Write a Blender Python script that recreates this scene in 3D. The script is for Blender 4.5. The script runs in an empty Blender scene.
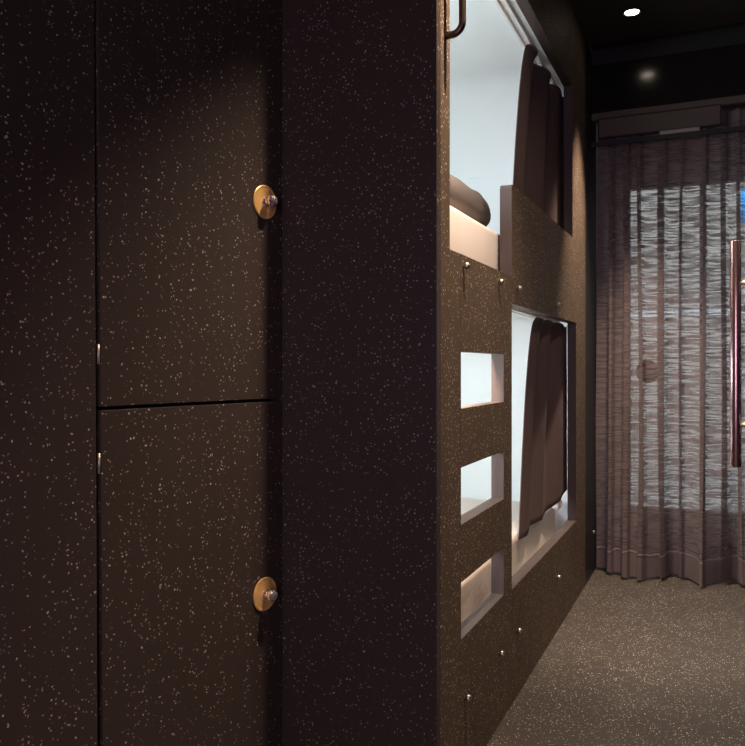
import bpy, bmesh, math, random
from mathutils import Vector, Matrix
random.seed(7)
S = 1.25                      # scene unit -> metres
sc = bpy.context.scene
C = sc.collection
sin, cos, PI = math.sin, math.cos, math.pi

# ------------------------------------------------------------------ materials
def new_mat(name):
    m = bpy.data.materials.new(name); m.use_nodes = True
    nt = m.node_tree; b = nt.nodes['Principled BSDF']
    return m, nt, b
def sset(b, k, v):
    if k in b.inputs: b.inputs[k].default_value = v
def plain(name, col, rough=.5, metal=0, bump=0, bscale=200, var=.08, vscale=6, emis=None, estr=0):
    m, nt, b = new_mat(name)
    tc = nt.nodes.new('ShaderNodeTexCoord')
    n = nt.nodes.new('ShaderNodeTexNoise'); n.inputs['Scale'].default_value = vscale
    n.inputs['Detail'].default_value = 3
    nt.links.new(tc.outputs['Object'], n.inputs['Vector'])
    r = nt.nodes.new('ShaderNodeMixRGB'); r.blend_type = 'MIX'
    r.inputs[1].default_value = (*[c*(1-var) for c in col], 1)
    r.inputs[2].default_value = (*[min(1, c*(1+var)) for c in col], 1)
    nt.links.new(n.outputs['Fac'], r.inputs[0]); nt.links.new(r.outputs[0], b.inputs['Base Color'])
    sset(b, 'Roughness', rough); sset(b, 'Metallic', metal)
    if bump:
        n2 = nt.nodes.new('ShaderNodeTexNoise'); n2.inputs['Scale'].default_value = bscale
        nt.links.new(tc.outputs['Object'], n2.inputs['Vector'])
        bp = nt.nodes.new('ShaderNodeBump'); bp.inputs['Strength'].default_value = bump
        bp.inputs['Distance'].default_value = .002
        nt.links.new(n2.outputs['Fac'], bp.inputs['Height']); nt.links.new(bp.outputs[0], b.inputs['Normal'])
    if emis:
        sset(b, 'Emission Color', (*emis, 1)); sset(b, 'Emission Strength', estr)
    return m
def speckled(name, base, cell, rad, keep, speck=(.62,.5,.4), rough=.42, var=.12, spec=.5):
    """dark pressed board / rubber with scattered pale flakes"""
    m, nt, b = new_mat(name); N = nt.nodes.new; L = nt.links.new
    tc = N('ShaderNodeTexCoord')
    nz = N('ShaderNodeTexNoise'); nz.inputs['Scale'].default_value = .45/cell; nz.inputs['Detail'].default_value = 2
    L(tc.outputs['Object'], nz.inputs['Vector'])
    sub = N('ShaderNodeVectorMath'); sub.operation = 'SUBTRACT'; sub.inputs[1].default_value = (.5,.5,.5)
    L(nz.outputs['Color'], sub.inputs[0])
    scl = N('ShaderNodeVectorMath'); scl.operation = 'SCALE'; scl.inputs['Scale'].default_value = cell*1.6
    L(sub.outputs[0], scl.inputs[0])
    add = N('ShaderNodeVectorMath'); add.operation = 'ADD'
    L(tc.outputs['Object'], add.inputs[0]); L(scl.outputs[0], add.inputs[1])
    v = N('ShaderNodeTexVoronoi'); v.feature = 'F1'; v.inputs['Scale'].default_value = 1/cell
    L(add.outputs[0], v.inputs['Vector'])
    lt = N('ShaderNodeMapRange'); lt.interpolation_type = 'SMOOTHSTEP'
    lt.inputs['From Min'].default_value = rad*1.15; lt.inputs['From Max'].default_value = rad*.6
    L(v.outputs['Distance'], lt.inputs['Value'])
    sep = N('ShaderNodeSeparateColor'); L(v.outputs['Color'], sep.inputs[0])
    # clustering: keep probability varies slowly
    cl = N('ShaderNodeTexNoise'); cl.inputs['Scale'].default_value = 9; cl.inputs['Detail'].default_value = 2
    L(tc.outputs['Object'], cl.inputs['Vector'])
    mr = N('ShaderNodeMapRange'); mr.inputs['From Min'].default_value = .3; mr.inputs['From Max'].default_value = .7
    mr.inputs['To Min'].default_value = keep*.45; mr.inputs['To Max'].default_value = keep*1.5
    L(cl.outputs['Fac'], mr.inputs['Value'])
    k = N('ShaderNodeMath'); k.operation = 'LESS_THAN'; L(sep.outputs[0], k.inputs[0]); L(mr.outputs[0], k.inputs[1])
    mu = N('ShaderNodeMath'); mu.operation = 'MULTIPLY'; L(lt.outputs[0], mu.inputs[0]); L(k.outputs[0], mu.inputs[1])
    # brightness of each flake
    br = N('ShaderNodeMapRange'); br.inputs['To Min'].default_value = .25; br.inputs['To Max'].default_value = 1
    L(sep.outputs[1], br.inputs['Value'])
    mu2 = N('ShaderNodeMath'); mu2.operation = 'MULTIPLY'; L(mu.outputs[0], mu2.inputs[0]); L(br.outputs[0], mu2.inputs[1])
    ramp = N('ShaderNodeValToRGB'); e = ramp.color_ramp.elements
    e[0].position = 0; e[0].color = (speck[0]*.95, speck[1]*.70, speck[2]*.5, 1)
    e[1].position = .22; e[1].color = (*speck, 1)
    L(sep.outputs[2], ramp.inputs[0])
    n3 = N('ShaderNodeTexNoise'); n3.inputs['Scale'].default_value = 5; n3.inputs['Detail'].default_value = 5
    L(tc.outputs['Object'], n3.inputs['Vector'])
    bm_ = N('ShaderNodeMixRGB'); bm_.inputs[1].default_value = (*[c*(1-var) for c in base],1)
    bm_.inputs[2].default_value = (*[c*(1+var) for c in base],1); L(n3.outputs['Fac'], bm_.inputs[0])
    mx = N('ShaderNodeMixRGB'); L(mu2.outputs[0], mx.inputs[0]); L(bm_.outputs[0], mx.inputs[1]); L(ramp.outputs[0], mx.inputs[2])
    L(mx.outputs[0], b.inputs['Base Color'])
    sset(b, 'Roughness', rough); sset(b, 'Specular IOR Level', spec)
    return m

M = {}
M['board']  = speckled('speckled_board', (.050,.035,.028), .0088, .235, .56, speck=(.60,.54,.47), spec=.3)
M['board_lit']  = speckled('speckled_board_lit', (.105,.068,.044), .0086, .25, .50, speck=(1,.84,.62), rough=.6, spec=.22)  # board colour lightened and warmed to make up for grazing lamp light
M['floor']  = speckled('speckled_rubber', (.064,.052,.044), .0074, .26, .72, speck=(.92,.90,.84), rough=.5, spec=.3)
M['edge']   = plain('board_edge', (.062,.040,.034), .6)
M['black']  = plain('black_paint', (.006,.005,.005), .6)
M['gloss']  = plain('black_gloss_paint', (.010,.008,.007), .15, var=.3, vscale=3)
M['ceil']   = plain('ceiling_black', (.016,.013,.010), .75)
M['dark']   = plain('dark_trim', (.008,.006,.006), .5)
M['brown']  = plain('brown_trim', (.09,.062,.048), .5)
M['plaster'] = plain('brown_plaster', (.15,.125,.125), .8)
M['white']  = plain('bunk_lining', (.76,.80,.81), .55, var=.02)
M['soffit'] = plain('bunk_soffit', (.75,.72,.70), .5, var=.02)
M['sheet']  = plain('cotton_sheet', (.80,.69,.62), .85, bump=.35, bscale=60, var=.03)
M['pillow'] = plain('shaded_cotton', (.20,.165,.15), .9, bump=.3, bscale=80, var=.05)  # shade on the backlit pillow put into the cloth colour
M['whitepillow'] = plain('white_cotton', (.80,.72,.70), .9, bump=.3, bscale=80, var=.03)
M['drape']  = plain('plum_drape', (.11,.065,.058), .85, bump=.3, bscale=500, var=.12, vscale=20)
M['brass']  = plain('brushed_brass', (.88,.52,.17), .38, metal=.3, var=.1, vscale=60)
M['chrome'] = plain('polished_steel', (.92,.80,.82), .16, metal=.85, var=.04)
M['copper'] = plain('rose_steel', (.72,.46,.45), .27, metal=1, var=.05, vscale=30)
M['hinge']  = plain('brass_hinge', (.75,.60,.45), .35, metal=.8)
M['blackmetal'] = plain('bronze_metal', (.10,.065,.045), .33, metal=.85)
M['bolt']   = plain('steel_bolt', (.55,.48,.42), .3, metal=1)
M['lens']   = plain('lamp_lens', (1,.9,.8), .4, emis=(1,.84,.66), estr=12)
M['led']    = plain('led_strip', (1,1,1), .4, emis=(.85,.95,1), estr=3)
M['facade'] = plain('grey_render', (.46,.44,.42), .9, var=.2, vscale=1)
M['paving'] = plain('paving', (.30,.30,.30), .9, var=.2)
M['whitemetal_glow'] = plain('white_metal_glow', (.88,.92,.97), .5, emis=(.8,.9,1), estr=1.3)  # own glow added so the rail outshines the view behind it
M['bluesign'] = plain('blue_panel_glow', (.03,.22,.55), .5, emis=(.03,.25,.6), estr=2.4)  # blue given its own glow to carry through the curtain

def glass_mat():
    m = bpy.data.materials.new('clear_glass'); m.use_nodes = True; nt = m.node_tree
    for n in list(nt.nodes): nt.nodes.remove(n)
    o = nt.nodes.new('ShaderNodeOutputMaterial'); mx = nt.nodes.new('ShaderNodeMixShader')
    t = nt.nodes.new('ShaderNodeBsdfTransparent'); g = nt.nodes.new('ShaderNodeBsdfGlossy')
    t.inputs[0].default_value = (.93,.96,.95,1); g.inputs['Roughness'].default_value = .02
    mx.inputs[0].default_value = .06
    nt.links.new(t.outputs[0], mx.inputs[1]); nt.links.new(g.outputs[0], mx.inputs[2]); nt.links.new(mx.outputs[0], o.inputs[0])
    return m
M['glass'] = glass_mat()

def sheer(name, col, alo, ahi):
    """loosely woven cloth: slubby horizontal threads, partly see-through"""
    m = bpy.data.materials.new(name); m.use_nodes = True; nt = m.node_tree
    for n in list(nt.nodes): nt.nodes.remove(n)
    N = nt.nodes.new; L = nt.links.new
    o = N('ShaderNodeOutputMaterial'); mx = N('ShaderNodeMixShader'); tr = N('ShaderNodeBsdfTransparent')
    df = N('ShaderNodeBsdfDiffuse'); tl = N('ShaderNodeBsdfTranslucent'); m2 = N('ShaderNodeMixShader'); m2.inputs[0].default_value = .3
    tc = N('ShaderNodeTexCoord')
    def streak(sx, sz, det):
        mp = N('ShaderNodeMapping'); mp.inputs['Scale'].default_value = (sx, sx, sz)
        L(tc.outputs['Object'], mp.inputs['Vector'])
        n = N('ShaderNodeTexNoise'); n.inputs['Scale'].default_value = 1; n.inputs['Detail'].default_value = det
        n.inputs['Distortion'].default_value = 0
        L(mp.outputs[0], n.inputs['Vector']); return n.outputs['Fac']
    a = streak(12, 170, 1); c = streak(7, 60, 2)
    ad = N('ShaderNodeMath'); ad.operation = 'MULTIPLY_ADD'; ad.inputs[1].default_value = .35
    L(c, ad.inputs[0]); L(a, ad.inputs[2])
    mr = N('ShaderNodeMapRange'); mr.inputs['From Min'].default_value = .56; mr.inputs['From Max'].default_value = .80
    mr.inputs['To Min'].default_value = alo; mr.inputs['To Max'].default_value = ahi
    L(ad.outputs[0], mr.inputs['Value'])
    df.inputs[0].default_value = (*col, 1); tl.inputs[0].default_value = (*[min(1, k*1.2) for k in col], 1)
    L(df.outputs[0], m2.inputs[1]); L(tl.outputs[0], m2.inputs[2])
    L(mr.outputs[0], mx.inputs[0]); L(m2.outputs[0], mx.inputs[1]); L(tr.outputs[0], mx.inputs[2]); L(mx.outputs[0], o.inputs[0])
    return m
M['sheer'] = sheer('sheer_weave', (.26,.20,.195), .02, .47)
M['hem']   = sheer('sheer_hem', (.26,.20,.195), .0, .03)

# ------------------------------------------------------------------ helpers
def link(name, bm, mat, parent=None, smooth=False, bevel=0, seg=2):
    me = bpy.data.meshes.new(name)
    bmesh.ops.recalc_face_normals(bm, faces=bm.faces)
    bm.to_mesh(me); bm.free()
    o = bpy.data.objects.new(name, me); C.objects.link(o)
    me.materials.append(mat)
    if smooth:
        for p in me.polygons: p.use_smooth = True
    if bevel:
        md = o.modifiers.new('Bevel', 'BEVEL'); md.width = bevel; md.segments = seg
        md.limit_method = 'ANGLE'; md.angle_limit = math.radians(40)
    if parent:
        o.parent = parent
        o.matrix_parent_inverse = parent_mw(parent).inverted()
    return o
def parent_mw(p):
    m = Matrix.LocRotScale(p.location, p.rotation_euler, p.scale)
    if p.parent: return parent_mw(p.parent) @ p.matrix_parent_inverse @ m
    return m
def tag(o, label, cat, group=None, kind=None):
    if label: o['label'] = label
    if cat: o['category'] = cat
    if group: o['group'] = group
    if kind: o['kind'] = kind
    return o
def thing(name, label, cat, loc, rz=0, group=None):
    o = bpy.data.objects.new(name, None); C.objects.link(o)
    o.location = [c*S for c in loc]; o.rotation_euler = (0,0,rz); o.empty_display_size = .1
    return tag(o, label, cat, group)
def struct(name, bm, mat, label, cat, **k):
    return tag(link(name, bm, mat, **k), label, cat, kind='structure')
def box(bm, x0, x1, y0, y1, z0, z1):
    g = bmesh.ops.create_cube(bm, size=1)
    for v in g['verts']:
        v.co = Vector(((x0 if v.co.x < 0 else x1)*S, (y0 if v.co.y < 0 else y1)*S, (z0 if v.co.z < 0 else z1)*S))
    return g['verts']
def bx(*a):
    bm = bmesh.new(); box(bm, *a); return bm
def prism(pts, z0, z1, bm=None):
    """pts list of (x,y) bottom ; optional top list via tuple"""
    bm = bm or bmesh.new()
    lo, hi = (pts, pts) if not isinstance(pts, tuple) else pts
    a = [bm.verts.new((p[0]*S, p[1]*S, z0*S)) for p in lo]; b = [bm.verts.new((p[0]*S, p[1]*S, z1*S)) for p in hi]
    bm.faces.new(a); bm.faces.new(b[::-1]); n = len(a)
    for i in range(n): bm.faces.new((a[i], a[(i+1)%n], b[(i+1)%n], b[i]))
    return bm
def cells(ys, zs, filled, x0, x1):
    """panel in the y-z plane made of filled grid cells, thickness x0..x1"""
    bm = bmesh.new(); V = {}
    def v(i, j, k):
        if (i,j,k) not in V: V[(i,j,k)] = bm.verts.new(((x0,x1)[k]*S, ys[i]*S, zs[j]*S))
        return V[(i,j,k)]
    F = set((i,j) for i in range(len(ys)-1) for j in range(len(zs)-1) if filled((ys[i]+ys[i+1])/2, (zs[j]+zs[j+1])/2))
    for (i,j) in F:
        for k in (0,1): bm.faces.new((v(i,j,k), v(i+1,j,k), v(i+1,j+1,k), v(i,j+1,k)))
        if (i-1,j) not in F: bm.faces.new((v(i,j,0), v(i,j+1,0), v(i,j+1,1), v(i,j,1)))
        if (i+1,j) not in F: bm.faces.new((v(i+1,j,0), v(i+1,j+1,0), v(i+1,j+1,1), v(i+1,j,1)))
        if (i,j-1) not in F: bm.faces.new((v(i,j,0), v(i+1,j,0), v(i+1,j,1), v(i,j,1)))
        if (i,j+1) not in F: bm.faces.new((v(i,j+1,0), v(i+1,j+1,0), v(i+1,j+1,1), v(i,j+1,1)))
    return bm
def tube(pts, r, seg=16, bm=None):
    bm = bm or bmesh.new(); pts = [Vector(p)*S for p in pts]; rings = []
    up = Vector((0,0,1)); prev = None
    for i, p in enumerate(pts):
        d = (pts[min(i+1, len(pts)-1)] - pts[max(i-1, 0)]).normalized()
        if prev is None:
            a = d.cross(up)
            if a.length < .01: a = d.cross(Vector((0,1,0)))
            a.normalize()
        else: a = (prev - d*prev.dot(d)).normalized()
        prev = a; b = d.cross(a)
        rings.append([bm.verts.new(p + (a*cos(t) + b*sin(t))*r*S) for t in [2*PI*k/seg for k in range(seg)]])
    for A, B in zip(rings, rings[1:]):
        for k in range(seg): bm.faces.new((A[k], A[(k+1)%seg], B[(k+1)%seg], B[k]))
    bm.faces.new(rings[0]); bm.faces.new(rings[-1][::-1])
    return bm
def lathe(profile, origin, axis, seg=32, bm=None):
    """profile (r, h) along axis"""
    bm = bm or bmesh.new(); ax = Vector(axis).normalized(); o = Vector(origin)*S
    a = ax.cross(Vector((0,0,1)));
    if a.length < .01: a = Vector((1,0,0))
    a.normalize(); b = ax.cross(a); rings = []
    for r, h in profile:
        if r < 1e-6: rings.append([bm.verts.new(o + ax*h*S)])
        else: rings.append([bm.verts.new(o + ax*h*S + (a*cos(2*PI*k/seg) + b*sin(2*PI*k/seg))*r*S) for k in range(seg)])
    for A, B in zip(rings, rings[1:]):
        for k in range(seg):
            q = []
            for v in (A[k % len(A)], A[(k+1) % len(A)], B[(k+1) % len(B)], B[k % len(B)]):
                if v not in q: q.append(v)
            if len(q) > 2: bm.faces.new(q)
    return bm
def soft(name, cx, cy, cz, hx, hy, hz, mat, rz=0, amp=.01, seed=1, p=.55, parent=None):
    """pillow like superellipsoid with creases"""
    bm = bmesh.new(); nu, nv = 64, 32; rnd = random.Random(seed)
    ph = [rnd.uniform(0, 6.3) for _ in range(8)]
    def sg(x, e): return math.copysign(abs(x)**e, x)
    rows = []
    for j in range(1, nv):
        th = -PI/2 + PI*j/nv; row = []
        for i in range(nu):
            t = 2*PI*i/nu
            x = sg(cos(th), .7)*sg(cos(t), p)*hx; y = sg(cos(th), .7)*sg(sin(t), p)*hy; z = sg(sin(th), .9)*hz
            w = amp*(sin(x*40+ph[0]+y*9)+sin(y*33+ph[1]-x*14)+.6*sin((x+y)*70+ph[2]))*abs(cos(th))
            z += w*.5*(1 if z > 0 else .2)
            X = x*cos(rz)-y*sin(rz); Y = x*sin(rz)+y*cos(rz)
            row.append(bm.verts.new(((cx+X)*S, (cy+Y)*S, (cz+z)*S)))
        rows.append(row)
    for A, B in zip(rows, rows[1:]):
        for i in range(nu): bm.faces.new((A[i], A[(i+1)%nu], B[(i+1)%nu], B[i]))
    bm.faces.new(rows[0]); bm.faces.new(rows[-1][::-1])
    return link(name, bm, mat, parent, smooth=True)

# ------------------------------------------------------------------ key places (scene units, camera at x=y=0)
XB = -.5                # bunk face plane
Y0, Y1 = 1.439, 3.60    # near / far end of the bunk
H = .888                # eye height
ZC = 2.22               # ceiling
TH = .033               # board thickness
LX, LY = -.843, 1.439   # corner locker / bunk end
DX, DY = .196, .981     # locker plane direction
NX, NY = .981, -.196    # locker plane normal
def loc(s, out=0): return (LX - DX*s + NX*out, LY - DY*s + NY*out)

# ------------------------------------------------------------------ room shell
XR, YBK, YF = 1.25, -1.6, 3.62
struct('floor', bx(-2.3, XR, YBK, YF+.1, -.05, 0), M['floor'], 'dark brown rubber floor with fine pale speckles', 'floor')
struct('ceiling', bx(-2.3, XR, YBK, 3.36, ZC, ZC+.05), M['ceil'], 'matt black ceiling holding the round downlight', 'ceiling')
struct('trim_1', bx(-2.3, XR, 3.36, YF+.1, ZC+.05, ZC+.09), M['black'], 'black shadow gap between ceiling and beam', 'trim')
# far wall with the window hole: top beam, sides, sill
WX0, WX1, WZ0, WZ1 = -.376, .86, .257, 1.686
wb = bmesh.new()
box(wb, -2.3, WX0, YF, YF+.1, 0, ZC+.05); box(wb, WX1, XR, YF, YF+.1, 0, ZC+.05)
box(wb, WX0, WX1, YF, YF+.1, 0, WZ0); box(wb, WX0, WX1, YF, YF+.1, WZ1, ZC+.05)
struct('wall_far', wb, M['plaster'], 'dark brown wall around the curtained window at the corridor end', 'wall')
struct('wall_right', bx(XR, XR+.05, YBK, YF+.1, 0, ZC+.05), M['board'], 'dark wall on the right side of the corridor', 'wall')
struct('wall_back', bx(-2.3, XR, YBK-.05, YBK, 0, ZC+.05), M['board'], 'dark wall behind the viewer', 'wall')
struct('trim_2', bx(XB+.001, XR, 3.435, 3.46, 1.965, 2.168), M['gloss'], 'glossy black beam over the curtain reflecting the downlight', 'beam', bevel=.003)
struct('trim_4', bx(XB+.001, XR, 3.437, 3.46, 2.1685, ZC+.049), M['black'], 'black recess strip above the glossy beam', 'trim')
struct('trim_3', bx(XB+.001, XR, 3.432, 3.46, 1.935, 1.9635), M['brown'], 'thin brown ledge under the glossy black beam', 'trim', bevel=.002)

# left wall panel (same speckled board) and locker cabinet
def wl(z): return .4600 - .0070*(1.49-z)/1.225
pts_lo = [loc(wl(0)), loc(3.2), (-2.2, -1.5), (-2.2, loc(.46)[1])]
pts_hi = [loc(wl(ZC)), loc(3.2), (-2.2, -1.5), (-2.2, loc(.46)[1])]
struct('wall_left', prism((pts_lo, pts_hi), 0, ZC-.001), M['board'], 'dark speckled board wall panel left of the locker doors', 'wall')

cab = thing('locker_cabinet', 'tall dark speckled built-in locker with two stacked doors and round brass knob plates', 'locker', (LX-.2, LY-.25, 0))
body = [loc(.012, -.022), loc(.447, -.022), (-1.40, loc(.447, -.022)[1]), (-1.40, 1.42)]
link('cabinet_body', prism(body, .01, ZC-.02), M['black'], cab)
def dl(z): return .4520 - .0085*(1.49-z)/1.225
def locker_door(z0, z1, dz, hz):
    lo = [loc(.0035), loc(dl(z0)), loc(dl(z0), -.0205), loc(.0035, -.0205)]
    hi = [loc(.0035), loc(dl(z1)), loc(dl(z1), -.0205), loc(.0035, -.0205)]
    d = link('door', prism((lo, hi), z0, z1), M['board'], cab, bevel=.0015)
    c = loc(.0558, .0001); n = (NX, NY, 0)
    pl = lathe([(0,0),(.0335,0),(.0345,.0008),(.0345,.0022),(.0330,.0032),(.0305,.0030),(.0295,.0024),(.012,.0030),(0,.0030)], (c[0], c[1], dz), n, 48)
    o = link('knob_plate', pl, M['brass'], d, smooth=False); o['label'] = 'round brushed brass plate'
    kb = lathe([(0,.003),(.0095,.003),(.0100,.005),(.0065,.008),(.0062,.012),(.0090,.014),(.0112,.018),(.0116,.023),(.0095,.028),(.0050,.0305),(0,.031)], (c[0], c[1], dz), n, 9)
    o = link('knob', kb, M['chrome'], d); o['label'] = 'faceted polished knob'
    # hinge in the gap at the left edge
    sx = wl(hz)*.5 + dl(hz)*.5; q = loc(sx, .0015)
    hb = bmesh.new()
    tube([(q[0], q[1], hz-.0165), (q[0], q[1], hz+.0165)], .0022, 10, hb)
    o = link('hinge', hb, M['hinge'], d, smooth=True); o['label'] = 'small brass hinge'
    return d
d1 = locker_door(.8225, ZC-.03, 1.226, .909); d1['label'] = 'upper door of the locker'
d2 = locker_door(.03, .8165, .423, .730); d2['label'] = 'lower door of the locker'

# ------------------------------------------------------------------ bunk bed
bunk = thing('bunk_bed', 'built-in two-level bunk bed of dark speckled board with square ladder holes and bed openings', 'bunk bed', (-.95, 2.5, 0))
ys = [Y0+.0224, 1.519, 1.5905, 2.0375, 2.966, 3.047, 3.27]
zs = [0, .303, 1.055, 1.127, 1.370, 1.931, ZC-.002]
def fill(y, z):
    if z > 1.931 or y > 3.047: return True
    if y < 1.519: return True
    if y < 1.5905: return z < 1.127
    if y < 2.0375: return False
    if z < .303: return True
    if 1.055 < z < 1.370: return True
    if y > 2.966 and z > 1.370: return True
    return False
fb = cells(ys, zs, fill, XB-TH, XB)
es = [e for e in fb.edges if all(abs(v.co.y-2.0375*S) < 1e-4 and abs(v.co.z-1.370*S) < 1e-4 for v in e.verts)]
bmesh.ops.bevel(fb, geom=es, offset=.016, segments=6, affect='EDGES', profile=.5)
bunk_front = link('front_panel', fb, M['board_lit'], bunk, bevel=.0018)
def edge_faces(o):
    o.data.materials.append(M['edge'])
    for p_ in o.data.polygons:
        if abs(p_.normal.x) < .5 and (p_.center.y > 1.5*S): p_.material_index = 1
edge_faces(bunk_front)
# ladder panel with three step holes
lys = [1.592, 1.5935, 1.953, 2.036]
lzs = [.001, .312, .432, .555, .675, .800, .921, 1.0, 1.127]
def lfill(y, z):
    if 1.5935 < y < 1.953 and (.312 < z < .432 or .555 < z < .675 or .800 < z < .921): return False
    return True
o = link('ladder_panel', cells(lys, lzs, lfill, XB-TH, XB), M['board_lit'], bunk, bevel=.0012)
o['label'] = 'panel with three rectangular step holes'; edge_faces(o)
link('end_strip', bx(XB-TH, XB-.0005, 3.2715, Y1-.02, 0, ZC-.002), M['dark'], bunk)['label'] = 'near-black end strip beside the curtain'  # bunk face carried on in near-black from here
link('end_panel', bx(-1.5, XB-.0003, Y0, Y0+.022, 0, ZC-.002), M['board'], bunk, bevel=.0012)['label'] = 'tall speckled end panel facing the locker'
XI = -1.46; YE = 3.10
# linings
link('back_panel', bx(XI-.02, XI, Y0+.024, YE+.02, .02, ZC-.01), M['white'], bunk)
link('foot_panel', bx(XI+.001, XB-TH-.001, YE, YE+.02, .02, ZC-.01), M['white'], bunk)['label'] = 'pale blue-white end lining inside the bunks'
link('head_panel', bx(XI+.001, XB-TH-.001, Y0+.0235, Y0+.033, .02, ZC-.01), M['white'], bunk)
def deck(z0, z1, m=M['white']):
    return link('deck', bx(XI+.001, XB-TH-.0015, Y0+.034, YE-.001, z0, z1), m, bunk)
deck(.17, .21); deck(1.066, 1.112); deck(1.945, 1.985)
link('ledge', bx(XI+.002, XB-.09, YE-.02, YE-.0015, 1.2525, 1.655), M['white'], bunk, bevel=.004)
for zc_, rr in ((1.945, .35), (1.066, .22)):
    cv = bmesh.new(); pr = [(YE-.0015-rr+rr*sin(a*PI/32), zc_-.001-rr+rr*cos(a*PI/32)) for a in range(17)]
    ra = [cv.verts.new(((XI+.003)*S, y*S, z*S)) for y, z in pr]; rb = [cv.verts.new(((XB-TH-.09)*S, y*S, z*S)) for y, z in pr]
    for i in range(16): cv.faces.new((ra[i], ra[i+1], rb[i+1], rb[i]))
    link('cove', cv, M['white'], bunk, smooth=True)
# curtain tracks
for z in (1.0655, 1.9445):
    t = bmesh.new(); box(t, -.590, -.583, 1.50, 3.05, z-.010, z); box(t, -.567, -.560, 1.50, 3.05, z-.010, z); box(t, -.583, -.567, 1.50, 3.05, z-.003, z)
    link('curtain_track', t, M['soffit'], bunk)['label'] = 'white curtain track'
for z in (1.060, 1.940):
    link('light_strip', bx(-1.40, -1.37, 1.55, 2.9, z-.012, z-.002), M['led'], bunk)
# grab rail
pts = []
zb, zt, xo, ry, r = 1.546, 1.92, -.4640, 1.4875, .022
pts.append((XB+.0003, ry, zb))
for k in range(0, 10):
    a = k/9*PI/2; pts.append((xo-r+r*sin(a), ry, zb+r-r*cos(a)))
for k in range(0, 10):
    a = k/9*PI/2; pts.append((xo-r+r*cos(a), ry, zt-r+r*sin(a)))
pts.append((XB+.0003, ry, zt))
o = link('grab_rail', tube(pts, .0072, 16), M['blackmetal'], bunk, smooth=True); o['label'] = 'bronze bent tube grab rail'
# round-head bolts
def yb(u):
    return -XB/math.tan(math.radians(23.85) - math.atan((u-372.5)/786))
def bolt(u, v):
    u -= 2.2
    y = yb(u); zc = y*.9146 + .5*.4043; z = H + (367-v)*zc/786
    b = lathe([(.0035,0),(.0035,.004),(.0075,.004),(.0078,.008),(.0068,.012),(.0040,.0145),(0,.0152)], (XB+.0002, y, z), (1,0,0), 16)
    link('bolt', b, M['bolt'], bunk, smooth=True)
for u, v in ((465.5,266),(500.5,282),(518.8,288),(558.5,305),(467,697),(501,653),(518.8,630),(558.8,577),(594,532)): bolt(u, v)

# mattresses
def mattress(z0, z1, label, xf=XB-TH-.010):
    bm = bx(XI+.012, xf, Y0+.045, YE-.012, z0, z1)
    bmesh.ops.subdivide_edges(bm, edges=bm.edges, cuts=1, use_grid_fill=True)
    o = link('mattress', bm, M['sheet'], bevel=.022, seg=4, smooth=True)
    return tag(o, label, 'mattress')
mattress(1.1125, 1.252, 'cream-sheeted mattress on the upper bunk, its side lit warm')
mattress(.2105, .356, 'white-sheeted mattress on the lower bunk behind the ladder holes', -.585)
# bedding
p = soft('pillow', -.70, 1.90, 1.3185, .12, .36, .062, M['pillow'], 0, .006, 3); tag(p, 'pillow coloured grey-brown for its shade, lying on the upper bunk mattress', 'pillow')
p = soft('folded_cloth', -.566, 3.02, .366, .015, .045, .018, M['whitepillow'], 0, .004, 5); tag(p, 'small pale pink cloth bunched at the far corner of the lower bunk opening', 'cloth')
# rumpled duvet on lower bunk near the ladder
def duvet():
    bm = bmesh.new(); n, m_ = 70, 70; g = []
    x0, x1, y0, y1 = -1.38, -.592, 1.50, 2.15
    for i in range(n):
        row = []
        for j in range(m_):
            a, b = i/(n-1), j/(m_-1); x = x0+(x1-x0)*a; y = y0+(y1-y0)*b
            e = min(a, (1-a)*.5+.01, b, 1-b)*9; e = min(1, e)**.5
            z = .358 + e*(.030 + .011*sin(x*27+3*sin(y*9)) + .009*sin(y*38+x*21) + .007*sin((x-y)*60+2*sin(x*15)))
            row.append(bm.verts.new((x*S, (y+.01*sin(x*20))*S, z*S)))
        g.append(row)
    for i in range(n-1):
        for j in range(m_-1): bm.faces.new((g[i][j], g[i+1][j], g[i+1][j+1], g[i][j+1]))
    o = link('duvet', bm, M['sheet'], smooth=True)
    return tag(o, 'rumpled white duvet on the lower mattress seen through the bottom ladder hole', 'duvet')
duvet()

# privacy curtains
def drape(ytop, ybot, yend, z0, z1, xc, nf, label, seed, scal=.012, lift=0):
    bm = bmesh.new(); n, m_ = 240, 40; g = []; rnd = random.Random(seed); ph = [rnd.uniform(0,6.3) for _ in range(5)]
    for j in range(m_):
        v = j/(m_-1)                        # 0 bottom, 1 top
        w = (1-v)
        ya = ytop + (ybot-ytop)*(w**.5 if w > 0 else 0)
        row = []
        for i in range(n):
            t = i/(n-1); y = ya + (yend-ya)*t
            P = 2*PI*nf*t + .35*sin(3*t*PI+ph[0]) + .25*w*sin(5*t+ph[1])
            amp = (.017-.007*w)
            x = xc + amp*sin(P) + .004*w*sin(P*.5+ph[2]); x = x*(1-t**8) + (-.5425)*t**8; x = min(x, -.5410)
            y += .010*sin(2*P)*w
            z = z0 + lift*t**5*w + (z1-z0)*v + scal*(v**6)*(.5*cos(P)-.5)
            row.append(bm.verts.new((x*S, y*S, z*S)))
        g.append(row)
    for j in range(m_-1):
        for i in range(n-1): bm.faces.new((g[j][i], g[j][i+1], g[j+1][i+1], g[j+1][i]))
    o = link('privacy_curtain', bm, M['drape'], smooth=True)
    md = o.modifiers.new('Solid', 'SOLIDIFY'); md.thickness = .003; md.offset = 0
    return tag(o, label, 'curtain')
drape(2.535, 2.29, 3.07, 1.256, 1.934, -.566, 2.6, 'dark plum curtain gathered at the far end of the upper bunk opening', 2)
drape(2.63, 2.36, 3.08, .362, 1.055, -.566, 2.6, 'dark plum curtain gathered at the far end of the lower bunk opening', 9, lift=.05)

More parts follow.
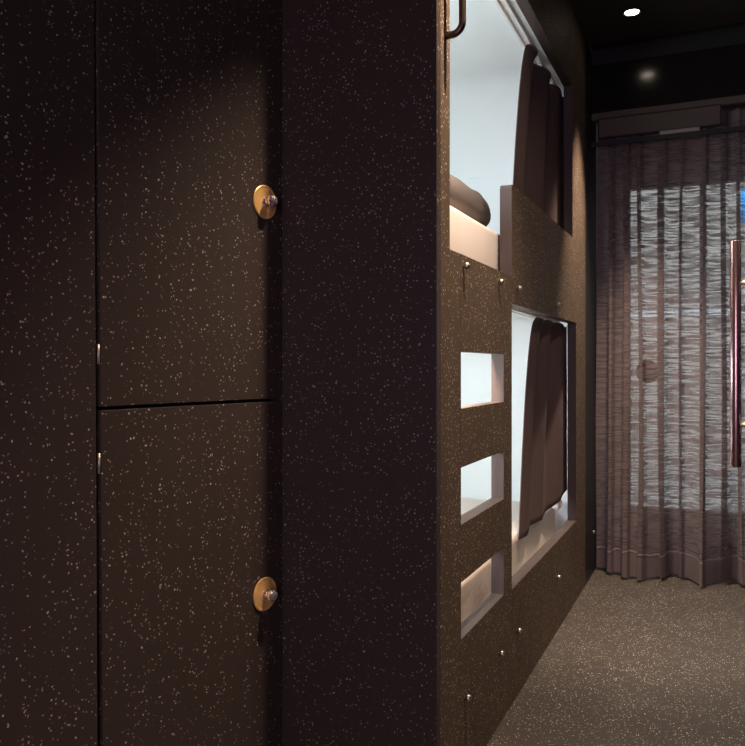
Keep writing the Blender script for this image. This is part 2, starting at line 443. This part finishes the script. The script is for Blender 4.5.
# ------------------------------------------------------------------ window curtain
YC = 3.49
rf = random.Random(21)
path = []                      # plan of the cloth: (x, y offset) with folds doubling back on themselves
def build_path():
    x = -.487; k = 0; path.append((x, 0.))
    gaps = [.060,.05,.045,.070,.052,.083,.060,.040,.086,.075,.055,.090,.062,.048,.080]
    while x < 1.16:
        g = gaps[k % len(gaps)]*(.9+.2*rf.random()); w = (.0075, .012, .009, .014, .006)[k % 5]; d = .020+.018*rf.random()
        n = 10
        for i in range(1, n+1):
            t = i/n; path.append((x+g*t, -.012*sin(PI*t)))
        x += g
        for t, yy in ((.5, -.006), (1, .3), (.8, .75), (.2, .9), (-.6, .8), (-1, .95), (-.6, 1.1), (.2, 1.0), (.9, .9), (1.4, .5)):
            path.append((x+w*t, d*yy*.8))
        x += w*1.5; k += 1
build_path()
def smooth(P, it=2):
    for _ in range(it):
        Q = [P[0]]
        for a, b in zip(P, P[1:]):
            Q += [(a[0]*.75+b[0]*.25, a[1]*.75+b[1]*.25), (a[0]*.25+b[0]*.75, a[1]*.25+b[1]*.75)]
        P = Q+[P[-1]]
    return P
SP = smooth(path)
def sheer_mesh(name, z0f, z1f, mat, rows, out=0, parent=None):
    bm = bmesh.new(); g = []
    for j in range(rows):
        v = j/(rows-1); row = []
        for px, py in SP:
            zb_ = z0f(px); z = zb_ + (z1f(px)-zb_)*v
            w = 1-min(1, max(0, z/1.9))
            k = .75 + .6*w; bl = max(0, 1-z/.55)**1.5
            y = YC - py*k + .012*(.4+w)*sin(px*26+1.3*sin(px*9)) + .004*w*sin(z*5+px*11) + bl*.042*sin(px*24+1.0*sin(px*9)+.5)
            x = px + .006*sin(px*17+z*1.6) + .004*w*sin(px*43+z*3)
            row.append(bm.verts.new((max(x, -.492)*S, (y-out)*S, z*S)))
        g.append(row)
    for j in range(rows-1):
        for i in range(len(SP)-1): bm.faces.new((g[j][i], g[j][i+1], g[j+1][i+1], g[j+1][i]))
    return link(name, bm, mat, parent, smooth=True)
hemz = lambda x: .110 + .006*sin(x*31) + .003*sin(x*120)
win_c = sheer_mesh('window_curtain', lambda x: hemz(x), lambda x: 1.925, M['sheer'], 70)
tag(win_c, 'floor-length sheer mauve-brown curtain glowing in front of the window', 'curtain')
hem = sheer_mesh('hem', lambda x: .012 + .004*sin(x*25), hemz, M['hem'], 8, .0, win_c)
hem['label'] = 'opaque double-folded bottom hem'
st = sheer_mesh('hem_stitch', lambda x: hemz(x)-.0035, lambda x: hemz(x)+.0025, plain('stitch', (.42,.30,.28), .8), 2, .0015, win_c)
hd = sheer_mesh('heading_tape', lambda x: 1.880, lambda x: 1.9255, M['hem'], 3, .001, win_c)
# curtain rail
rl = bmesh.new(); box(rl, -.498, XR-.001, 3.418, 3.428, 1.820, 1.838)
rail = link('curtain_rail', rl, M['dark']); tag(rail, 'dark metal rail across the top of the sheer window curtain', 'rail')
link('joint_sleeve', bx(-.225, -.075, 3.415, 3.4175, 1.838, 1.852), M['bolt'], rail)['label'] = 'pale metal sleeve'
# pelmet access panel in front of curtain top
pel = thing('pelmet_box', 'long brown pelmet panel with black outline above the sheer curtain', 'pelmet', (-.22, 3.42, 1.86))
pf = bmesh.new(); box(pf, -.468, .0, 3.4255, 3.4345, 1.858, 1.934)
link('panel', pf, M['brown'], pel, bevel=.002)
fr = bmesh.new()
for a in ((-.470,.002,1.933,1.937),(-.470,.002,1.853,1.858)): box(fr, a[0], a[1], 3.4225, 3.435, a[2], a[3])
for a in ((-.473,-.469),(.0,.004)): box(fr, a[0], a[1], 3.4225, 3.435, 1.853, 1.937)
link('frame', fr, M['black'], pel)

# ------------------------------------------------------------------ window
wn = bpy.data.objects.new('window_1', None); C.objects.link(wn); wn.location = (.24*S, YF*S, 0)
tag(wn, 'tall glazed window behind the sheer curtain', 'window', kind='structure')
f = bmesh.new(); t = .03
box(f, WX0, WX1, YF+.02, YF+.07, WZ0, WZ0+.012); box(f, WX0, WX1, YF+.02, YF+.07, WZ1-.012, WZ1)
box(f, WX0, WX0+.01, YF+.02, YF+.07, WZ0+.012, WZ1-.012); box(f, WX1-.02, WX1, YF+.02, YF+.07, WZ0+.012, WZ1-.012)
link('window_frame', f, M['dark'], wn)
for x in (-.080, .40):
    link('mullion', bx(x, x+.022, YF+.02, YF+.07, WZ0+.012, WZ1-.012), M['dark'], wn)
link('pane', bx(WX0+.01, WX1-.02, YF+.043, YF+.047, WZ0+.012, WZ1-.012), M['glass'], wn)
link('window_handle', lathe([(0,0),(.05,0),(.05,.012),(.02,.015),(.018,.03),(0,.03)], (-.29, YF+.035, .868), (0,-1,0), 24), M['dark'], wn)

# outdoors
tag(link('paving', bx(-12, 14, YF+.1, 16, -.25, -.2), M['paving']), 'grey paving outside the window', 'pavement', kind='structure')
hb = thing('building', 'grey rendered building across the street behind the sheer curtain', 'building', (1, 9.2, -.2))
link('facade', bx(-9, 12, 9.0, 9.3, -.2, 4.2), M['facade'], hb)
rg = link('railing', bx(-1.2, 1.6, 3.80, 3.83, 1.120, 1.142), M['whitemetal_glow'])
tag(rg, 'white horizontal rail outside with added glow, seen as pale line through the curtain', 'railing')
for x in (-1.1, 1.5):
    link('post', bx(x, x+.03, 3.80, 3.83, -.2, 1.1195), M['whitemetal_glow'], rg)
bs = link('sign', bx(.125, .40, 5.7, 5.74, 1.84, 2.06), M['bluesign']); tag(bs, 'blue patch of a sign with added glow outside, seen through the curtain at right', 'sign')
link('post', bx(.25, .27, 5.745, 5.765, -.2, 2.0), M['dark'], bs)

# ------------------------------------------------------------------ right-hand glass door with tubular pull handle
dr = bpy.data.objects.new('door_1', None); C.objects.link(dr); dr.location = (.125*S, 1.9*S, 0)
tag(dr, 'glass door at the right edge with a long rose-metal pull handle', 'door', kind='structure')
link('door_leaf', bx(.12, .13, 1.60, 2.20, .01, 2.1), M['glass'], dr)
# handle: vertical tube + two standoffs
F = Vector((-.4043,.9146)); R = Vector((.9146,.4043))
def at(u, v, zc):
    l = (u-372.5)/786*zc; p = F*zc + R*l
    return (p.x, p.y, H + (367-v)/786*zc)
hz = 1.55; a = at(735.6, 241, hz); b = at(735.6, 467, hz)
HX, HY = a[0], a[1]
hn = link('door_handle', tube([(HX,HY,b[2]),(HX,HY,a[2])], .0102, 24), M['copper'], dr, smooth=False, bevel=.001)
for pp in hn.data.polygons: pp.use_smooth = len(pp.vertices) == 4
hn['label'] = 'long rose-metal tubular pull handle'
for v in (283, 424.5):
    z = at(735.6, v, hz)[2]
    so = lathe([(.0045,0),(.0045,.03),(.0065,.034),(.0065,.12-HX-.004)], (HX+.004, HY, z), (1,0,0), 16)
    link('standoff', so, M['hinge'], hn, smooth=True)

# ------------------------------------------------------------------ downlights
def downlight(x, y, label, on=22):
    t = thing('downlight', label, 'downlight', (x, y, ZC), 0, None)
    link('trim_ring', lathe([(.029,-.0001),(.040,-.0001),(.040,-.003),(.036,-.005),(.030,-.004),(.029,-.0001)], (x, y, ZC), (0,0,1), 40), M['dark'], t, smooth=True)
    link('lens', lathe([(0,-.0002),(.025,-.0002),(.025,-.003),(.018,-.0045),(0,-.005)], (x, y, ZC), (0,0,1), 40), M['lens'], t, smooth=True)
    return t
downlight(-.302, 3.09, 'round glowing recessed downlight in the black ceiling near the window')
downlight(-.245, 1.48, 'recessed ceiling downlight above the ladder end of the bunk')
def lamp(kind, name, locn, energy, col, rot=(0,0,0), **k):
    l = bpy.data.lights.new(name, kind); l.energy = energy; l.color = col
    for a_, b_ in k.items(): setattr(l, a_, b_)
    o = bpy.data.objects.new(name, l); C.objects.link(o); o.location = [c*S for c in locn]; o.rotation_euler = rot
    return o
warm = (1,.80,.62)
lamp('SPOT', 'spot_far', (-.302, 3.09, ZC-.012), 340, warm, spot_size=math.radians(52), spot_blend=.8, shadow_soft_size=.03)
lamp('SPOT', 'spot_near', (-.245, 1.48, ZC-.012), 240, warm, spot_size=math.radians(86), spot_blend=.85, shadow_soft_size=.014)
lamp('AREA', 'upper_bunk_light', (-1.05, 1.60, 1.62), 14, (.86,.96,1), (math.radians(88),0,0), shape='RECTANGLE', size=.8, size_y=.25)
lamp('AREA', 'lower_bunk_light', (-1.05, 1.60, .80), 17, (.88,.97,1), (math.radians(88),0,0), shape='RECTANGLE', size=.8, size_y=.2)
def aim(p, q):
    d = (Vector(q)-Vector(p)).normalized(); return d.to_track_quat('-Z','Y').to_euler()
lamp('AREA', 'room_fill', (.22, -1.45, .95), 6.2, (.92,.70,.98), aim((.22,-1.45,.9), (-.55,1.4,.8)), shape='RECTANGLE', size=.5, size_y=2.0, spread=math.radians(75))  # added fill behind the viewer, sized to streak the door handle
lamp('SPOT', 'side_fill', (.62, 1.72, ZC-.012), 55, warm, aim((.62,1.72,ZC), (-.6,2.2,.8)), spot_size=math.radians(76), spot_blend=.8, shadow_soft_size=.03)  # added warm fill for the bunk face, no fixture here
lamp('SPOT', 'lower_reading_light', (-.552, 1.80, 1.04), 42, (1,.76,.56), (0,math.radians(-14),0), spot_size=math.radians(110), spot_blend=.6, shadow_soft_size=.03)

# world
w = bpy.data.worlds.new('World'); sc.world = w; w.use_nodes = True
bg = w.node_tree.nodes['Background']; bg.inputs[0].default_value = (.92,.95,1,1); bg.inputs[1].default_value = 2.5

# camera
cd = bpy.data.cameras.new('Camera'); cam = bpy.data.objects.new('Camera', cd); C.objects.link(cam)
cam.location = (0,0,H*S); cam.rotation_euler = (PI/2, 0, math.radians(23.85))
cd.sensor_fit = 'HORIZONTAL'; cd.sensor_width = 36; cd.lens = 36*786/745
cd.shift_y = -6/745; cd.clip_start = .02
sc.camera = cam
sc.view_settings.view_transform = 'Standard'
sc.view_settings.look = 'None'
